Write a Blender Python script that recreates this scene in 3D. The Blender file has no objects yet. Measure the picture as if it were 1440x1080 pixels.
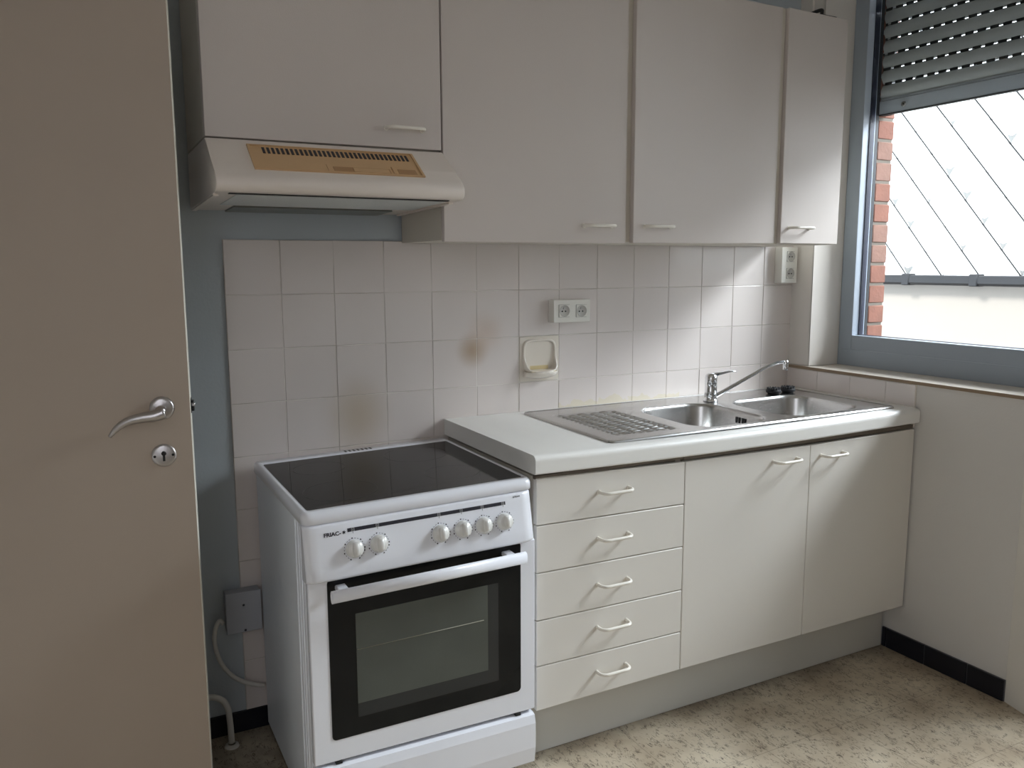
import bpy, bmesh, math, random
from mathutils import Vector, Matrix, noise
from mathutils.geometry import delaunay_2d_cdt
random.seed(7)
C = bpy.context.scene.collection
PI = math.pi

# ------------------------------------------------------------------ materials
def mat(name, col, rough=0.5, metal=0.0, spec=0.5, var=0.0, vscale=3.0, bump=0.0, bscale=200.0, coat=0.0):
    m = bpy.data.materials.new(name); m.use_nodes = True
    nt = m.node_tree; b = nt.nodes['Principled BSDF']
    b.inputs['Base Color'].default_value = (*col, 1)
    b.inputs['Roughness'].default_value = rough
    b.inputs['Metallic'].default_value = metal
    b.inputs['Specular IOR Level'].default_value = spec
    b.inputs['Coat Weight'].default_value = coat
    tc = nt.nodes.new('ShaderNodeTexCoord')
    if var:
        n = nt.nodes.new('ShaderNodeTexNoise'); n.inputs['Scale'].default_value = vscale; n.inputs['Detail'].default_value = 5
        nt.links.new(tc.outputs['Object'], n.inputs['Vector'])
        mx = nt.nodes.new('ShaderNodeMix'); mx.data_type = 'RGBA'
        mx.inputs[6].default_value = (*[c * (1 - var) for c in col], 1)
        mx.inputs[7].default_value = (*[min(1, c * (1 + var)) for c in col], 1)
        nt.links.new(n.outputs['Fac'], mx.inputs[0]); nt.links.new(mx.outputs[2], b.inputs['Base Color'])
    if bump:
        n2 = nt.nodes.new('ShaderNodeTexNoise'); n2.inputs['Scale'].default_value = bscale
        nt.links.new(tc.outputs['Object'], n2.inputs['Vector'])
        bp = nt.nodes.new('ShaderNodeBump'); bp.inputs['Strength'].default_value = bump; bp.inputs['Distance'].default_value = 0.002
        nt.links.new(n2.outputs['Fac'], bp.inputs['Height']); nt.links.new(bp.outputs[0], b.inputs['Normal'])
    return m

def srgb(r, g, b):
    f = lambda c: ((c / 255 + 0.055) / 1.055) ** 2.4 if c > 10 else c / 255 / 12.92
    return (f(r), f(g), f(b))

M = {}
M['wall'] = mat('grey painted plaster', srgb(186, 194, 200), .85, var=.05, vscale=2, bump=.25, bscale=120)
M['wall_right'] = mat('greige painted plaster', srgb(212, 209, 205), .85, var=.04, vscale=2, bump=.25, bscale=120)
M['cream'] = mat('cream paint', srgb(222, 216, 209), .6, var=.03, vscale=6, bump=.15, bscale=60)
M['ceiling'] = mat('white ceiling paint', srgb(225, 222, 215), .9)
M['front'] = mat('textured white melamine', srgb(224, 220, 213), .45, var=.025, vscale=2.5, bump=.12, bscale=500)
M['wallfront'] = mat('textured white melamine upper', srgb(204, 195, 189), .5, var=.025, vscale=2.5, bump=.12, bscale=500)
M['carcass'] = mat('cabinet side panel', srgb(205, 198, 186), .55, var=.03)
M['gapbrown'] = mat('dark gap board', srgb(112, 102, 90), .7)
M['plinth'] = mat('grey plinth laminate', srgb(200, 198, 191), .5, var=.03)
M['worktop'] = mat('pale laminate worktop', srgb(238, 237, 233), .35, var=.015, vscale=8)
M['handle'] = mat('white lacquered handle', srgb(235, 230, 220), .3)
M['doorpaint'] = mat('beige door paint', srgb(172, 158, 144), .55, var=.04, vscale=2)
M['dooredge'] = mat('door edge', srgb(235, 232, 222), .5)
M['chrome'] = mat('chrome', (.75, .76, .78), .12, 1.0)
M['satin'] = mat('satin nickel', (.52, .50, .50), .3, 1.0)
M['enamel'] = mat('white enamel', srgb(238, 240, 247), .25, var=.02, vscale=5, coat=.3)
M['enamel_side'] = mat('grey white enamel side', srgb(236, 240, 246), .35, var=.03, vscale=4)
M['hob'] = mat('black ceramic glass', (.010, .010, .011), .06, spec=.14)
M['ring'] = mat('grey burner print', (.05, .05, .05), .25)
M['blackglass'] = mat('black oven glass', (.007, .008, .009), .12, spec=.25)
M['oven_dim'] = mat('dim oven inner glass', (.022, .025, .027), .15)
M['oven_reflection'] = mat('oven pane painted reflection', (.075, .085, .075), .14, var=.15, vscale=9)  # grey green tone stands in for the room mirrored in the oven glass
M['wire'] = mat('oven rack wire', (.22, .21, .16), .4)
M['black'] = mat('black plastic', (.008, .008, .009), .5)
M['rubber'] = mat('black rubber', (.006, .006, .008), .7)
M['print'] = mat('black print', (.02, .02, .03), .5)
M['pale_print'] = mat('pale print', (.5, .5, .5), .5)
M['knob'] = mat('glossy white knob', srgb(225, 224, 220), .15, coat=.5)
M['hood'] = mat('hood white plastic', srgb(226, 216, 207), .3, var=.03, vscale=4)
M['beige'] = mat('yellowed beige plastic', srgb(204, 168, 126), .5, var=.06, vscale=20)
M['beige_dark'] = mat('yellowed beige shaded plastic', srgb(172, 134, 94), .5)
M['lampglass'] = mat('hood lamp cover', srgb(108, 110, 104), .3)
M['mesh'] = mat('grey filter mesh', srgb(205, 208, 208), .6, var=.2, vscale=300)
M['socket'] = mat('ivory socket plastic', srgb(232, 230, 222), .35)
M['socket_in'] = mat('grey socket recess', srgb(188, 185, 178), .4)
M['pin'] = mat('socket hole', (.01, .01, .01), .5)
M['ceramic'] = mat('glazed ceramic', srgb(232, 224, 212), .2, var=.03, vscale=12, coat=.4)
M['soapstain'] = mat('yellow soap residue', srgb(214, 196, 150), .35, var=.08, vscale=30)
M['cable'] = mat('white cable', srgb(215, 212, 205), .5)
M['jbox'] = mat('grey junction box', srgb(168, 170, 176), .5, var=.04)
M['skirt'] = mat('dark navy tile', (.006, .007, .014), .3, var=.4, vscale=6)
M['skirtgrout'] = mat('skirting grout', (.16, .16, .17), .8)
M['alu'] = mat('grey lacquered aluminium', srgb(152, 161, 170), .4, var=.03, vscale=3)
M['alu_skylit'] = mat('aluminium painted skylit', srgb(185, 196, 210), .35)  # paler, bluer alu colour stands in for skylight on the frame's inner return
M['gasket'] = mat('dark blue gasket', (.010, .014, .035), .5)
M['shutter'] = mat('grey shutter slat', srgb(185, 188, 189), .5, var=.04, vscale=6)
M['shutterdark'] = mat('dark shutter joint', (.012, .013, .014), .6)
M['shutterbar'] = mat('grey shutter bar', srgb(168, 173, 180), .45, var=.03)
M['sill'] = mat('marble sill', srgb(205, 196, 184), .35, var=.05, vscale=14)
M['silledge'] = mat('raw sill edge', srgb(140, 120, 98), .7, var=.1, vscale=60)
M['brick'] = mat('orange brick', srgb(122, 80, 66), .9, var=.35, vscale=25, bump=.6, bscale=80)
M['brick_pale'] = mat('pale brick', srgb(124, 92, 80), .9, var=.3, vscale=30, bump=.6, bscale=80)
M['mortar'] = mat('mortar', srgb(108, 99, 90), .95, var=.1, vscale=60)
M['slate'] = mat('white slate', srgb(240, 240, 240), .7)
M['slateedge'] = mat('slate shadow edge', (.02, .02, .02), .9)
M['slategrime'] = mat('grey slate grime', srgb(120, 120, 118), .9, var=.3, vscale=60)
M['render'] = mat('cream render', srgb(146, 139, 131), .9, var=.04, vscale=1.5)
M['gutter'] = mat('dark grey gutter', srgb(24, 24, 27), .6, var=.3, vscale=8)
M['paving'] = mat('paving', srgb(120, 115, 108), .9)

def steel():
    m = mat('brushed stainless steel', (.58, .575, .565), .27, 1.0)
    nt = m.node_tree; b = nt.nodes['Principled BSDF']
    tc = nt.nodes.new('ShaderNodeTexCoord'); mp = nt.nodes.new('ShaderNodeMapping')
    mp.inputs['Scale'].default_value = (4, 160, 60)
    n = nt.nodes.new('ShaderNodeTexNoise'); n.inputs['Scale'].default_value = 3; n.inputs['Detail'].default_value = 4
    r = nt.nodes.new('ShaderNodeMapRange'); r.inputs['To Min'].default_value = .24; r.inputs['To Max'].default_value = .29
    nt.links.new(tc.outputs['Object'], mp.inputs[0]); nt.links.new(mp.outputs[0], n.inputs['Vector'])
    nt.links.new(n.outputs['Fac'], r.inputs['Value']); nt.links.new(r.outputs[0], b.inputs['Roughness'])
    return m
M['steel'] = steel()

def glass():
    m = bpy.data.materials.new('window glass'); m.use_nodes = True; nt = m.node_tree; nt.nodes.clear()
    o = nt.nodes.new('ShaderNodeOutputMaterial'); mx = nt.nodes.new('ShaderNodeMixShader')
    t = nt.nodes.new('ShaderNodeBsdfTransparent'); g = nt.nodes.new('ShaderNodeBsdfGlossy'); g.inputs['Roughness'].default_value = 0.02
    f = nt.nodes.new('ShaderNodeFresnel'); f.inputs['IOR'].default_value = 1.25
    t.inputs[0].default_value = (.96, .975, .97, 1)
    nt.links.new(f.outputs[0], mx.inputs[0]); nt.links.new(t.outputs[0], mx.inputs[1]); nt.links.new(g.outputs[0], mx.inputs[2])
    nt.links.new(mx.outputs[0], o.inputs[0]); return m
M['glass'] = glass()

def tile_mat():
    """glazed tiles with a brown heat stain and flaked yellow patches just above the sink"""
    m = mat('glazed wall tile', srgb(224, 218, 214), .22, coat=.3)
    nt = m.node_tree; b = nt.nodes['Principled BSDF']; N = nt.nodes.new; L = nt.links.new
    tc = N('ShaderNodeTexCoord')
    n = N('ShaderNodeTexNoise'); n.inputs['Scale'].default_value = 2.2; n.inputs['Detail'].default_value = 3
    L(tc.outputs['Object'], n.inputs['Vector'])
    base = N('ShaderNodeMix'); base.data_type = 'RGBA'
    base.inputs[6].default_value = (*srgb(219, 209, 204), 1); base.inputs[7].default_value = (*srgb(230, 223, 219), 1)
    L(n.outputs['Fac'], base.inputs[0])
    def spot(cx, cz, r, col, k, prev, sx=1.0):
        d = N('ShaderNodeVectorMath'); d.operation = 'SUBTRACT'; d.inputs[1].default_value = (cx, 0, cz); L(tc.outputs['Object'], d.inputs[0])
        s = N('ShaderNodeVectorMath'); s.operation = 'MULTIPLY'; s.inputs[1].default_value = (1 / (r * sx), 0, 1 / r); L(d.outputs[0], s.inputs[0])
        l = N('ShaderNodeVectorMath'); l.operation = 'LENGTH'; L(s.outputs[0], l.inputs[0])
        mr = N('ShaderNodeMapRange'); mr.interpolation_type = 'SMOOTHSTEP'
        mr.inputs['From Min'].default_value = 0; mr.inputs['From Max'].default_value = 1
        mr.inputs['To Min'].default_value = k; mr.inputs['To Max'].default_value = 0; L(l.outputs['Value'], mr.inputs['Value'])
        x = N('ShaderNodeMix'); x.data_type = 'RGBA'; x.inputs[7].default_value = (*col, 1)
        L(mr.outputs[0], x.inputs[0]); L(prev, x.inputs[6]); return x.outputs[2]
    c = base.outputs[2]
    c = spot(.735, 1.075, .07, srgb(176, 150, 120), .8, c)
    c = spot(.78, 1.13, .09, srgb(205, 180, 160), .45, c)
    c = spot(.36, .90, .16, srgb(190, 170, 138), .55, c, .8)
    # flaked patch band
    sp = N('ShaderNodeSeparateXYZ'); L(tc.outputs['Object'], sp.inputs[0])
    n2 = N('ShaderNodeTexNoise'); n2.inputs['Scale'].default_value = 22; n2.inputs['Detail'].default_value = 4; L(tc.outputs['Object'], n2.inputs['Vector'])
    h = N('ShaderNodeMath'); h.operation = 'MULTIPLY_ADD'; h.inputs[1].default_value = .085; h.inputs[2].default_value = .838; L(n2.outputs['Fac'], h.inputs[0])
    lt = N('ShaderNodeMath'); lt.operation = 'LESS_THAN'; L(sp.outputs[2], lt.inputs[0]); L(h.outputs[0], lt.inputs[1])
    g1 = N('ShaderNodeMath'); g1.operation = 'GREATER_THAN'; g1.inputs[1].default_value = 1.05; L(sp.outputs[0], g1.inputs[0])
    g2 = N('ShaderNodeMath'); g2.operation = 'LESS_THAN'; g2.inputs[1].default_value = 1.56; L(sp.outputs[0], g2.inputs[0])
    a1 = N('ShaderNodeMath'); a1.operation = 'MULTIPLY'; L(lt.outputs[0], a1.inputs[0]); L(g1.outputs[0], a1.inputs[1])
    a2 = N('ShaderNodeMath'); a2.operation = 'MULTIPLY'; L(a1.outputs[0], a2.inputs[0]); L(g2.outputs[0], a2.inputs[1])
    x = N('ShaderNodeMix'); x.data_type = 'RGBA'; x.inputs[7].default_value = (*srgb(222, 213, 196), 1)
    L(a2.outputs[0], x.inputs[0]); L(c, x.inputs[6]); L(x.outputs[2], b.inputs['Base Color'])
    return m
M['tile'] = tile_mat()

def grout_mat():
    m = mat('grout', srgb(215, 205, 192), .9)
    nt = m.node_tree; b = nt.nodes['Principled BSDF']; N = nt.nodes.new; L = nt.links.new
    tc = N('ShaderNodeTexCoord'); n = N('ShaderNodeTexNoise'); n.inputs['Scale'].default_value = 4.5; L(tc.outputs['Object'], n.inputs['Vector'])
    r = N('ShaderNodeValToRGB'); r.color_ramp.elements[0].position = .42; r.color_ramp.elements[0].color = (*srgb(232, 228, 220), 1)
    r.color_ramp.elements[1].position = .58; r.color_ramp.elements[1].color = (*srgb(182, 174, 163), 1)
    L(n.outputs['Fac'], r.inputs[0]); L(r.outputs[0], b.inputs['Base Color']); return m
M['grout'] = grout_mat()

def floor_mat():
    m = mat('marbled linoleum tiles', srgb(170, 155, 130), .38)
    nt = m.node_tree; b = nt.nodes['Principled BSDF']; N = nt.nodes.new; L = nt.links.new
    tc = N('ShaderNodeTexCoord')
    mp = N('ShaderNodeMapping'); mp.inputs['Rotation'].default_value = (0, 0, .12); mp.inputs['Scale'].default_value = (32, 10, 1)
    L(tc.outputs['Object'], mp.inputs[0])
    n = N('ShaderNodeTexNoise'); n.inputs['Scale'].default_value = 2.2; n.inputs['Detail'].default_value = 8; n.inputs['Roughness'].default_value = .62; n.inputs['Distortion'].default_value = 1.1
    L(mp.outputs[0], n.inputs['Vector'])
    # thin dark veins where the noise crosses its middle value
    ab = N('ShaderNodeMath'); ab.operation = 'SUBTRACT'; ab.inputs[1].default_value = .5; L(n.outputs['Fac'], ab.inputs[0])
    ab2 = N('ShaderNodeMath'); ab2.operation = 'ABSOLUTE'; L(ab.outputs[0], ab2.inputs[0])
    v = N('ShaderNodeMapRange'); v.inputs['From Min'].default_value = .004; v.inputs['From Max'].default_value = .026
    v.inputs['To Min'].default_value = 1; v.inputs['To Max'].default_value = 0; L(ab2.outputs[0], v.inputs['Value'])
    brk = N('ShaderNodeTexNoise'); brk.inputs['Scale'].default_value = 38; brk.inputs['Detail'].default_value = 3; L(tc.outputs['Object'], brk.inputs['Vector'])
    bm_ = N('ShaderNodeMapRange'); bm_.inputs['From Min'].default_value = .44; bm_.inputs['From Max'].default_value = .54; L(brk.outputs['Fac'], bm_.inputs['Value'])
    vm = N('ShaderNodeMath'); vm.operation = 'MULTIPLY'; L(v.outputs[0], vm.inputs[0]); L(bm_.outputs[0], vm.inputs[1])
    big = N('ShaderNodeTexNoise'); big.inputs['Scale'].default_value = 5; big.inputs['Detail'].default_value = 6; L(tc.outputs['Object'], big.inputs['Vector'])
    cr = N('ShaderNodeValToRGB'); e = cr.color_ramp.elements
    e[0].position = .3; e[0].color = (*srgb(166, 150, 128), 1); e[1].position = .7; e[1].color = (*srgb(212, 200, 178), 1)
    L(big.outputs['Fac'], cr.inputs[0])
    m1 = N('ShaderNodeMix'); m1.data_type = 'RGBA'; m1.inputs[7].default_value = (*srgb(62, 48, 36), 1)
    L(vm.outputs[0], m1.inputs[0]); L(cr.outputs[0], m1.inputs[6])
    # tile joints every 0.30 m
    sp = N('ShaderNodeSeparateXYZ'); L(tc.outputs['Object'], sp.inputs[0])
    masks = []
    for ax, off in ((0, .96), (1, .70)):
        a = N('ShaderNodeMath'); a.operation = 'ADD'; a.inputs[1].default_value = 30 - off; L(sp.outputs[ax], a.inputs[0])
        pp = N('ShaderNodeMath'); pp.operation = 'PINGPONG'; pp.inputs[1].default_value = .15; L(a.outputs[0], pp.inputs[0])
        l = N('ShaderNodeMath'); l.operation = 'LESS_THAN'; l.inputs[1].default_value = .0011; L(pp.outputs[0], l.inputs[0]); masks.append(l)
    mm = N('ShaderNodeMath'); mm.operation = 'MAXIMUM'; L(masks[0].outputs[0], mm.inputs[0]); L(masks[1].outputs[0], mm.inputs[1])
    ms = N('ShaderNodeMath'); ms.operation = 'MULTIPLY'; ms.inputs[1].default_value = .38; L(mm.outputs[0], ms.inputs[0])
    m2 = N('ShaderNodeMix'); m2.data_type = 'RGBA'; m2.inputs[7].default_value = (*srgb(60, 50, 40), 1)
    L(ms.outputs[0], m2.inputs[0]); L(m1.outputs[2], m2.inputs[6])
    # darker, uneven tone towards the plinth
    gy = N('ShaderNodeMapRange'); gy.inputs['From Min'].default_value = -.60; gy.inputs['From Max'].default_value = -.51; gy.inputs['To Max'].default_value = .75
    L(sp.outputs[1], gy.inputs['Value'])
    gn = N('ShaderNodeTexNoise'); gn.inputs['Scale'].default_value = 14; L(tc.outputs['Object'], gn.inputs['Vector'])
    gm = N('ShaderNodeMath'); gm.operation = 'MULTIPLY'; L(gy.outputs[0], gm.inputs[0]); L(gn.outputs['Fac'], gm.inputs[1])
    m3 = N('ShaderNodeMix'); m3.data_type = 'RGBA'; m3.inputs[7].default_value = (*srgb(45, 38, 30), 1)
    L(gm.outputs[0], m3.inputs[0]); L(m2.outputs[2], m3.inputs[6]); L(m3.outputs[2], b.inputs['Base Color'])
    return m
M['floor'] = floor_mat()

# ------------------------------------------------------------------ mesh helpers
def new(): return bmesh.new()
def box(bm, x0, x1, y0, y1, z0, z1, bev=0.0, seg=2, mi=0):
    vs = [bm.verts.new((x, y, z)) for x in (x0, x1) for y in (y0, y1) for z in (z0, z1)]
    idx = ((0, 1, 3, 2), (4, 6, 7, 5), (0, 4, 5, 1), (2, 3, 7, 6), (0, 2, 6, 4), (1, 5, 7, 3))
    fs = [bm.faces.new([vs[i] for i in f]) for f in idx]
    for f in fs: f.material_index = mi
    if bev:
        es = list({e for f in fs for e in f.edges})
        r = bmesh.ops.bevel(bm, geom=es, offset=bev, segments=seg, profile=.5, affect='EDGES')
        for f in r['faces']: f.material_index = mi; f.smooth = True
def hexa(bm, P, bev=0.0, seg=2, mi=0):
    """P: 8 corners, front quad (4, ccw) then back quad (4)"""
    vs = [bm.verts.new(p) for p in P]
    fs = [bm.faces.new([vs[i] for i in f]) for f in ((0, 1, 2, 3), (7, 6, 5, 4), (0, 4, 5, 1), (1, 5, 6, 2), (2, 6, 7, 3), (3, 7, 4, 0))]
    for f in fs: f.material_index = mi
    if bev:
        es = list({e for f in fs for e in f.edges})
        r = bmesh.ops.bevel(bm, geom=es, offset=bev, segments=seg, profile=.5, affect='EDGES')
        for f in r['faces']: f.material_index = mi; f.smooth = True
def prism(bm, prof, axis, a, b, mi=0, smooth=False, n=1):
    """extrude closed 2-D profile along axis from a to b; prof coords = the other two axes in order"""
    def P(t, u, v): return {'x': (t, u, v), 'y': (u, t, v), 'z': (u, v, t)}[axis]
    rings = [[bm.verts.new(P(a + (b - a) * i / n, u, v)) for u, v in prof] for i in range(n + 1)]
    k = len(prof)
    for r0, r1 in zip(rings, rings[1:]):
        for i in range(k):
            f = bm.faces.new((r0[i], r0[(i + 1) % k], r1[(i + 1) % k], r1[i])); f.material_index = mi; f.smooth = smooth
    for r in (rings[0], rings[-1]):
        f = bm.faces.new(r); f.material_index = mi
def tube(bm, pts, r, n=10, mi=0, cap=True):
    pts = [Vector(p) for p in pts]; rs = r if isinstance(r, (list, tuple)) else [r] * len(pts)
    rings = []; up = None
    for i, p in enumerate(pts):
        d = (pts[min(i + 1, len(pts) - 1)] - pts[max(i - 1, 0)]).normalized()
        if up is None: up = d.orthogonal().normalized()
        up = (up - d * up.dot(d)).normalized(); s = d.cross(up)
        rings.append([bm.verts.new(p + (up * math.cos(2 * PI * k / n) + s * math.sin(2 * PI * k / n)) * rs[i]) for k in range(n)])
    for a, b in zip(rings, rings[1:]):
        for k in range(n):
            f = bm.faces.new((a[k], a[(k + 1) % n], b[(k + 1) % n], b[k])); f.smooth = True; f.material_index = mi
    if cap:
        for q in (rings[0], rings[-1]):
            f = bm.faces.new(q); f.material_index = mi
def lathe(bm, prof, mtx, n=28, mi=0):
    """prof: list of (radius, height) revolved about local z"""
    rings = []
    for r, h in prof:
        if r < 1e-6: rings.append([bm.verts.new(mtx @ Vector((0, 0, h)))])
        else: rings.append([bm.verts.new(mtx @ Vector((r * math.cos(2 * PI * k / n), r * math.sin(2 * PI * k / n), h))) for k in range(n)])
    for a, b in zip(rings, rings[1:]):
        for k in range(n):
            k2 = (k + 1) % n
            if len(a) == 1 and len(b) == 1: continue
            if len(a) == 1: f = bm.faces.new((a[0], b[k], b[k2]))
            elif len(b) == 1: f = bm.faces.new((a[k], a[k2], b[0]))
            else: f = bm.faces.new((a[k], a[k2], b[k2], b[k]))
            f.smooth = True; f.material_index = mi
def smooth_path(pts, n=6):
    """Catmull-Rom through the points"""
    P = [Vector(p) for p in pts]; P = [P[0] * 2 - P[1]] + P + [P[-1] * 2 - P[-2]]; out = []
    for i in range(1, len(P) - 2):
        for k in range(n):
            t = k / n; a, b, c, d = P[i - 1:i + 3]
            out.append(.5 * ((2 * b) + (c - a) * t + (2 * a - 5 * b + 4 * c - d) * t * t + (3 * b - a - 3 * c + d) * t ** 3))
    out.append(P[-2]); return out
def obj(name, bm, ms, parent=None, warp=None, recalc=True):
    if warp:
        for v in bm.verts: v.co = Vector(warp(*v.co))
    if recalc: bmesh.ops.recalc_face_normals(bm, faces=bm.faces[:])
    me = bpy.data.meshes.new(name); bm.to_mesh(me); bm.free()
    for m in (ms if isinstance(ms, (list, tuple)) else [ms]): me.materials.append(m)
    o = bpy.data.objects.new(name, me); C.objects.link(o)
    if parent:
        o.parent = parent; o.matrix_parent_inverse = Matrix.Translation(parent.matrix_basis.translation).inverted() if parent.parent is None else Matrix()
        if parent.parent is not None:   # sub-part: geometry is in world coordinates, as is that of its parent
            o.matrix_parent_inverse = Matrix()
    return o
def thing(name, label, cat, loc=(0, 0, 0), group=None):
    o = bpy.data.objects.new(name, None); C.objects.link(o); o.location = loc; o.empty_display_size = .05
    o['label'] = label; o['category'] = cat
    if group: o['group'] = group
    return o
def tag(o, label, cat, group=None):
    o['label'] = label; o['category'] = cat
    if group: o['group'] = group
    return o
def struct(name, bm, ms, parent=None, **k):
    o = obj(name, bm, ms, parent, **k)
    if parent is None: o['kind'] = 'structure'
    return o
def rrect(x0, x1, y0, y1, r, n=6):
    pts = []
    for cx, cy, a0 in ((x1 - r, y1 - r, 0), (x0 + r, y1 - r, 90), (x0 + r, y0 + r, 180), (x1 - r, y0 + r, 270)):
        for i in range(n + 1):
            a = math.radians(a0 + 90 * i / n); pts.append((cx + r * math.cos(a), cy + r * math.sin(a)))
    return pts

W = 2.10          # inner face of the window wall
FX = 2.25         # room side face of the window frame
ROOM_Y = -3.7; LEFT_X = -1.16; CEIL = 2.62

# ------------------------------------------------------------------ room shell
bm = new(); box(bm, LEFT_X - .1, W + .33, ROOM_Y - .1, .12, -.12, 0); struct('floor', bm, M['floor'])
bm = new(); box(bm, LEFT_X - .1, W + .33, ROOM_Y - .1, .12, CEIL, CEIL + .12); struct('ceiling', bm, M['ceiling'])
bm = new(); box(bm, LEFT_X - .1, W + .33, 0, .12, 0, CEIL); wall_back = struct('wall_back', bm, M['wall'])
bm = new(); box(bm, LEFT_X - .1, LEFT_X, ROOM_Y, 0, 0, CEIL); struct('wall_left', bm, M['wall_right'])
bm = new(); box(bm, LEFT_X - .1, W + .33, ROOM_Y - .1, ROOM_Y, 0, CEIL); struct('wall_rear', bm, M['wall_right'])

WY0, WY1 = -.106, -1.035      # window opening
WZ0, WZ1 = .945, 2.36
DY0, DY1 = -1.050, -1.95      # glazed balcony door beyond the picture edge
bm = new()
box(bm, W, FX + .08, WY0, 0, 0, CEIL)
box(bm, W, FX + .08, WY1, WY0, 0, WZ0)
box(bm, W, FX + .08, DY1, WY0, WZ1, CEIL)
box(bm, W, FX + .08, DY0, WY1, 0, WZ1)
box(bm, W, FX + .08, ROOM_Y, DY1, 0, CEIL)
wall_right = struct('wall_right', bm, M['wall_right'])
# cream painted strip and reveal left of the window
bm = new()
box(bm, W - .003, W, WY0 - .002, 0, .957, 2.6)
box(bm, W - .003, FX, WY0 - .004, WY0, .957, WZ1)
obj('painted_reveal', bm, M['cream'], wall_right)
# boxed corner strip above the wall cabinets
bm = new(); box(bm, W - .012, W, -.058, 0, 2.145, CEIL - .001, .002); struct('trim_2', bm, M['cream'])

# tiles on the back wall: 14 columns, rows counted from the top edge
TZ = 1.4112
def tiles(bm, cells, place, gap=.0008, h=.0014, bev=.0012):
    for (u0, u1, v0, v1) in cells:
        tz = random.uniform(-.0005, .0005)
        tu, tv = random.uniform(-.0006, .0006), random.uniform(-.0006, .0006)
        a = [(u0 + gap, v0 + gap), (u1 - gap, v0 + gap), (u1 - gap, v1 - gap), (u0 + gap, v1 - gap)]
        b = [(u0 + gap + bev, v0 + gap + bev), (u1 - gap - bev, v0 + gap + bev), (u1 - gap - bev, v1 - gap - bev), (u0 + gap + bev, v1 - gap - bev)]
        lo = [bm.verts.new(place(u, v, 0)) for u, v in a]
        hi = [bm.verts.new(place(u, v, h + tz + tu * s1 + tv * s2)) for (u, v), (s1, s2) in zip(b, ((-1, -1), (1, -1), (1, 1), (-1, 1)))]
        f = bm.faces.new(hi)
        for i in range(4): bm.faces.new((lo[i], lo[(i + 1) % 4], hi[(i + 1) % 4], hi[i]))
SOAP = (6, 2)     # column, row of the soap dish tile
cells = []
for k in range(14):
    for r in range(9):
        if (k, r) == SOAP: continue
        z1 = TZ - .15 * r; z0 = z1 - .15
        if z0 < .06: z0 = .062
        if z1 <= .07: continue
        x1 = .15 * (k + 1)
        if r == 5 and k > 4: continue
        if r > 5 and k > 4: continue
        cells.append((.15 * k, min(x1, W - .001), z0, z1))
bm = new(); box(bm, 0, W, -.006, 0, .062, TZ, mi=1)
n0 = len(bm.faces); tiles(bm, cells, lambda u, v, h: (u, -.006 - h, v), gap=.0006)
bmesh.ops.recalc_face_normals(bm, faces=bm.faces[:])
obj('tile_splashback', bm, [M['tile'], M['grout']], wall_back, recalc=False)
# tile strip under the sill on the window wall
bm = new(); box(bm, W - .006, W, -.571, -.007, .80, .942, mi=1)
tiles(bm, [(-.157 - .15 * k, -.007 - .15 * k, .868, .942) if k < 3 else (-.571, -.457, .868, .942) for k in range(4)], lambda u, v, h: (W - .006 - h, u, v), gap=.0006)
obj('tile_splashback', bm, [M['tile'], M['grout']], wall_right)

# skirting tiles
bm = new(); box(bm, W - .006, W, -.943, -.503, 0, .069, mi=1)
for y0, y1 in ((-.52, -.504), (-.669, -.522), (-.821, -.671), (-.943, -.823)): box(bm, W - .011, W - .005, y0 + .0008, y1 - .0008, .001, .070 + random.uniform(-.001, .001), .0012)
struct('baseboard_right', bm, [M['skirt'], M['skirtgrout']])
bm = new(); box(bm, LEFT_X, W - .02, -.010, -.0005, 0, .060)
struct('baseboard_back', bm, M['skirt'])

# angled casing post between window sill and balcony door
bm = new(); prism(bm, [(W, -.944), (W - .003, -.944), (W - .025, -1.020), (W - .025, -1.035), (W, -1.035)], 'z', 0, .943); struct('trim_1', bm, M['front'])

# window sill
bm = new(); box(bm, 2.082, FX, -.943, -.0005, .944, .955, mi=0)
for f in bm.faces:
    if f.calc_center_median().x < 2.0825: f.material_index = 1
struct('trim_3', bm, [M['sill'], M['silledge']])

# ------------------------------------------------------------------ window 1
IY0, IY1, IZ0, IZ1 = -.170, -1.000, 1.070, 2.31
GX = 2.293
wf = thing('window_1', '', 'window'); del wf['label']; del wf['category']; wf['kind'] = 'structure'
bm = new()
for x0, x1, mi in ((FX, GX - .003, 0), (GX + .003, FX + .08, 0)):
    box(bm, x0, x1, IY0, WY0 - .0045, .956, WZ1, .0015, 1, mi)
    box(bm, x0, x1, WY1, IY1, .956, WZ1, .0015, 1, mi)
    box(bm, x0, x1, IY1, IY0, .956, IZ0, .0015, 1, mi)
    box(bm, x0, x1, IY1, IY0, IZ1, WZ1, .0015, 1, mi)
box(bm, FX - .002, FX + .01, IY1, WY0 - .0045, .955, 1.018, .0012, 1)      # lower stepped rail
o = obj('window_frame', bm, M['alu'], wf); 
bm = new()
box(bm, FX + .001, FX + .033, IY0 - .0015, IY0, IZ0, IZ1); box(bm, FX + .001, FX + .033, IY1, IY0, IZ0, IZ0 + .0015)
box(bm, 2.308, 2.312, IY0 - .003, IY0, IZ0, IZ1)
obj('glazing_bead', bm, M['alu_skylit'], wf)
bm = new()
box(bm, FX + .033, 2.3075, IY0 - .005, IY0, IZ0, IZ1); box(bm, 2.3125, FX + .081, IY0 - .002, IY0, IZ0, IZ1, mi=1); box(bm, FX + .033, GX + .008, IY1, IY0, IZ0, IZ0 + .003)
obj('gasket', bm, [M['gasket'], M['gutter']], wf)
bm = new(); box(bm, GX - .002, GX + .002, IY1 - .01, IY0 + .01, IZ0 - .01, IZ1 + .01); obj('pane', bm, M['glass'], wf)

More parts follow.
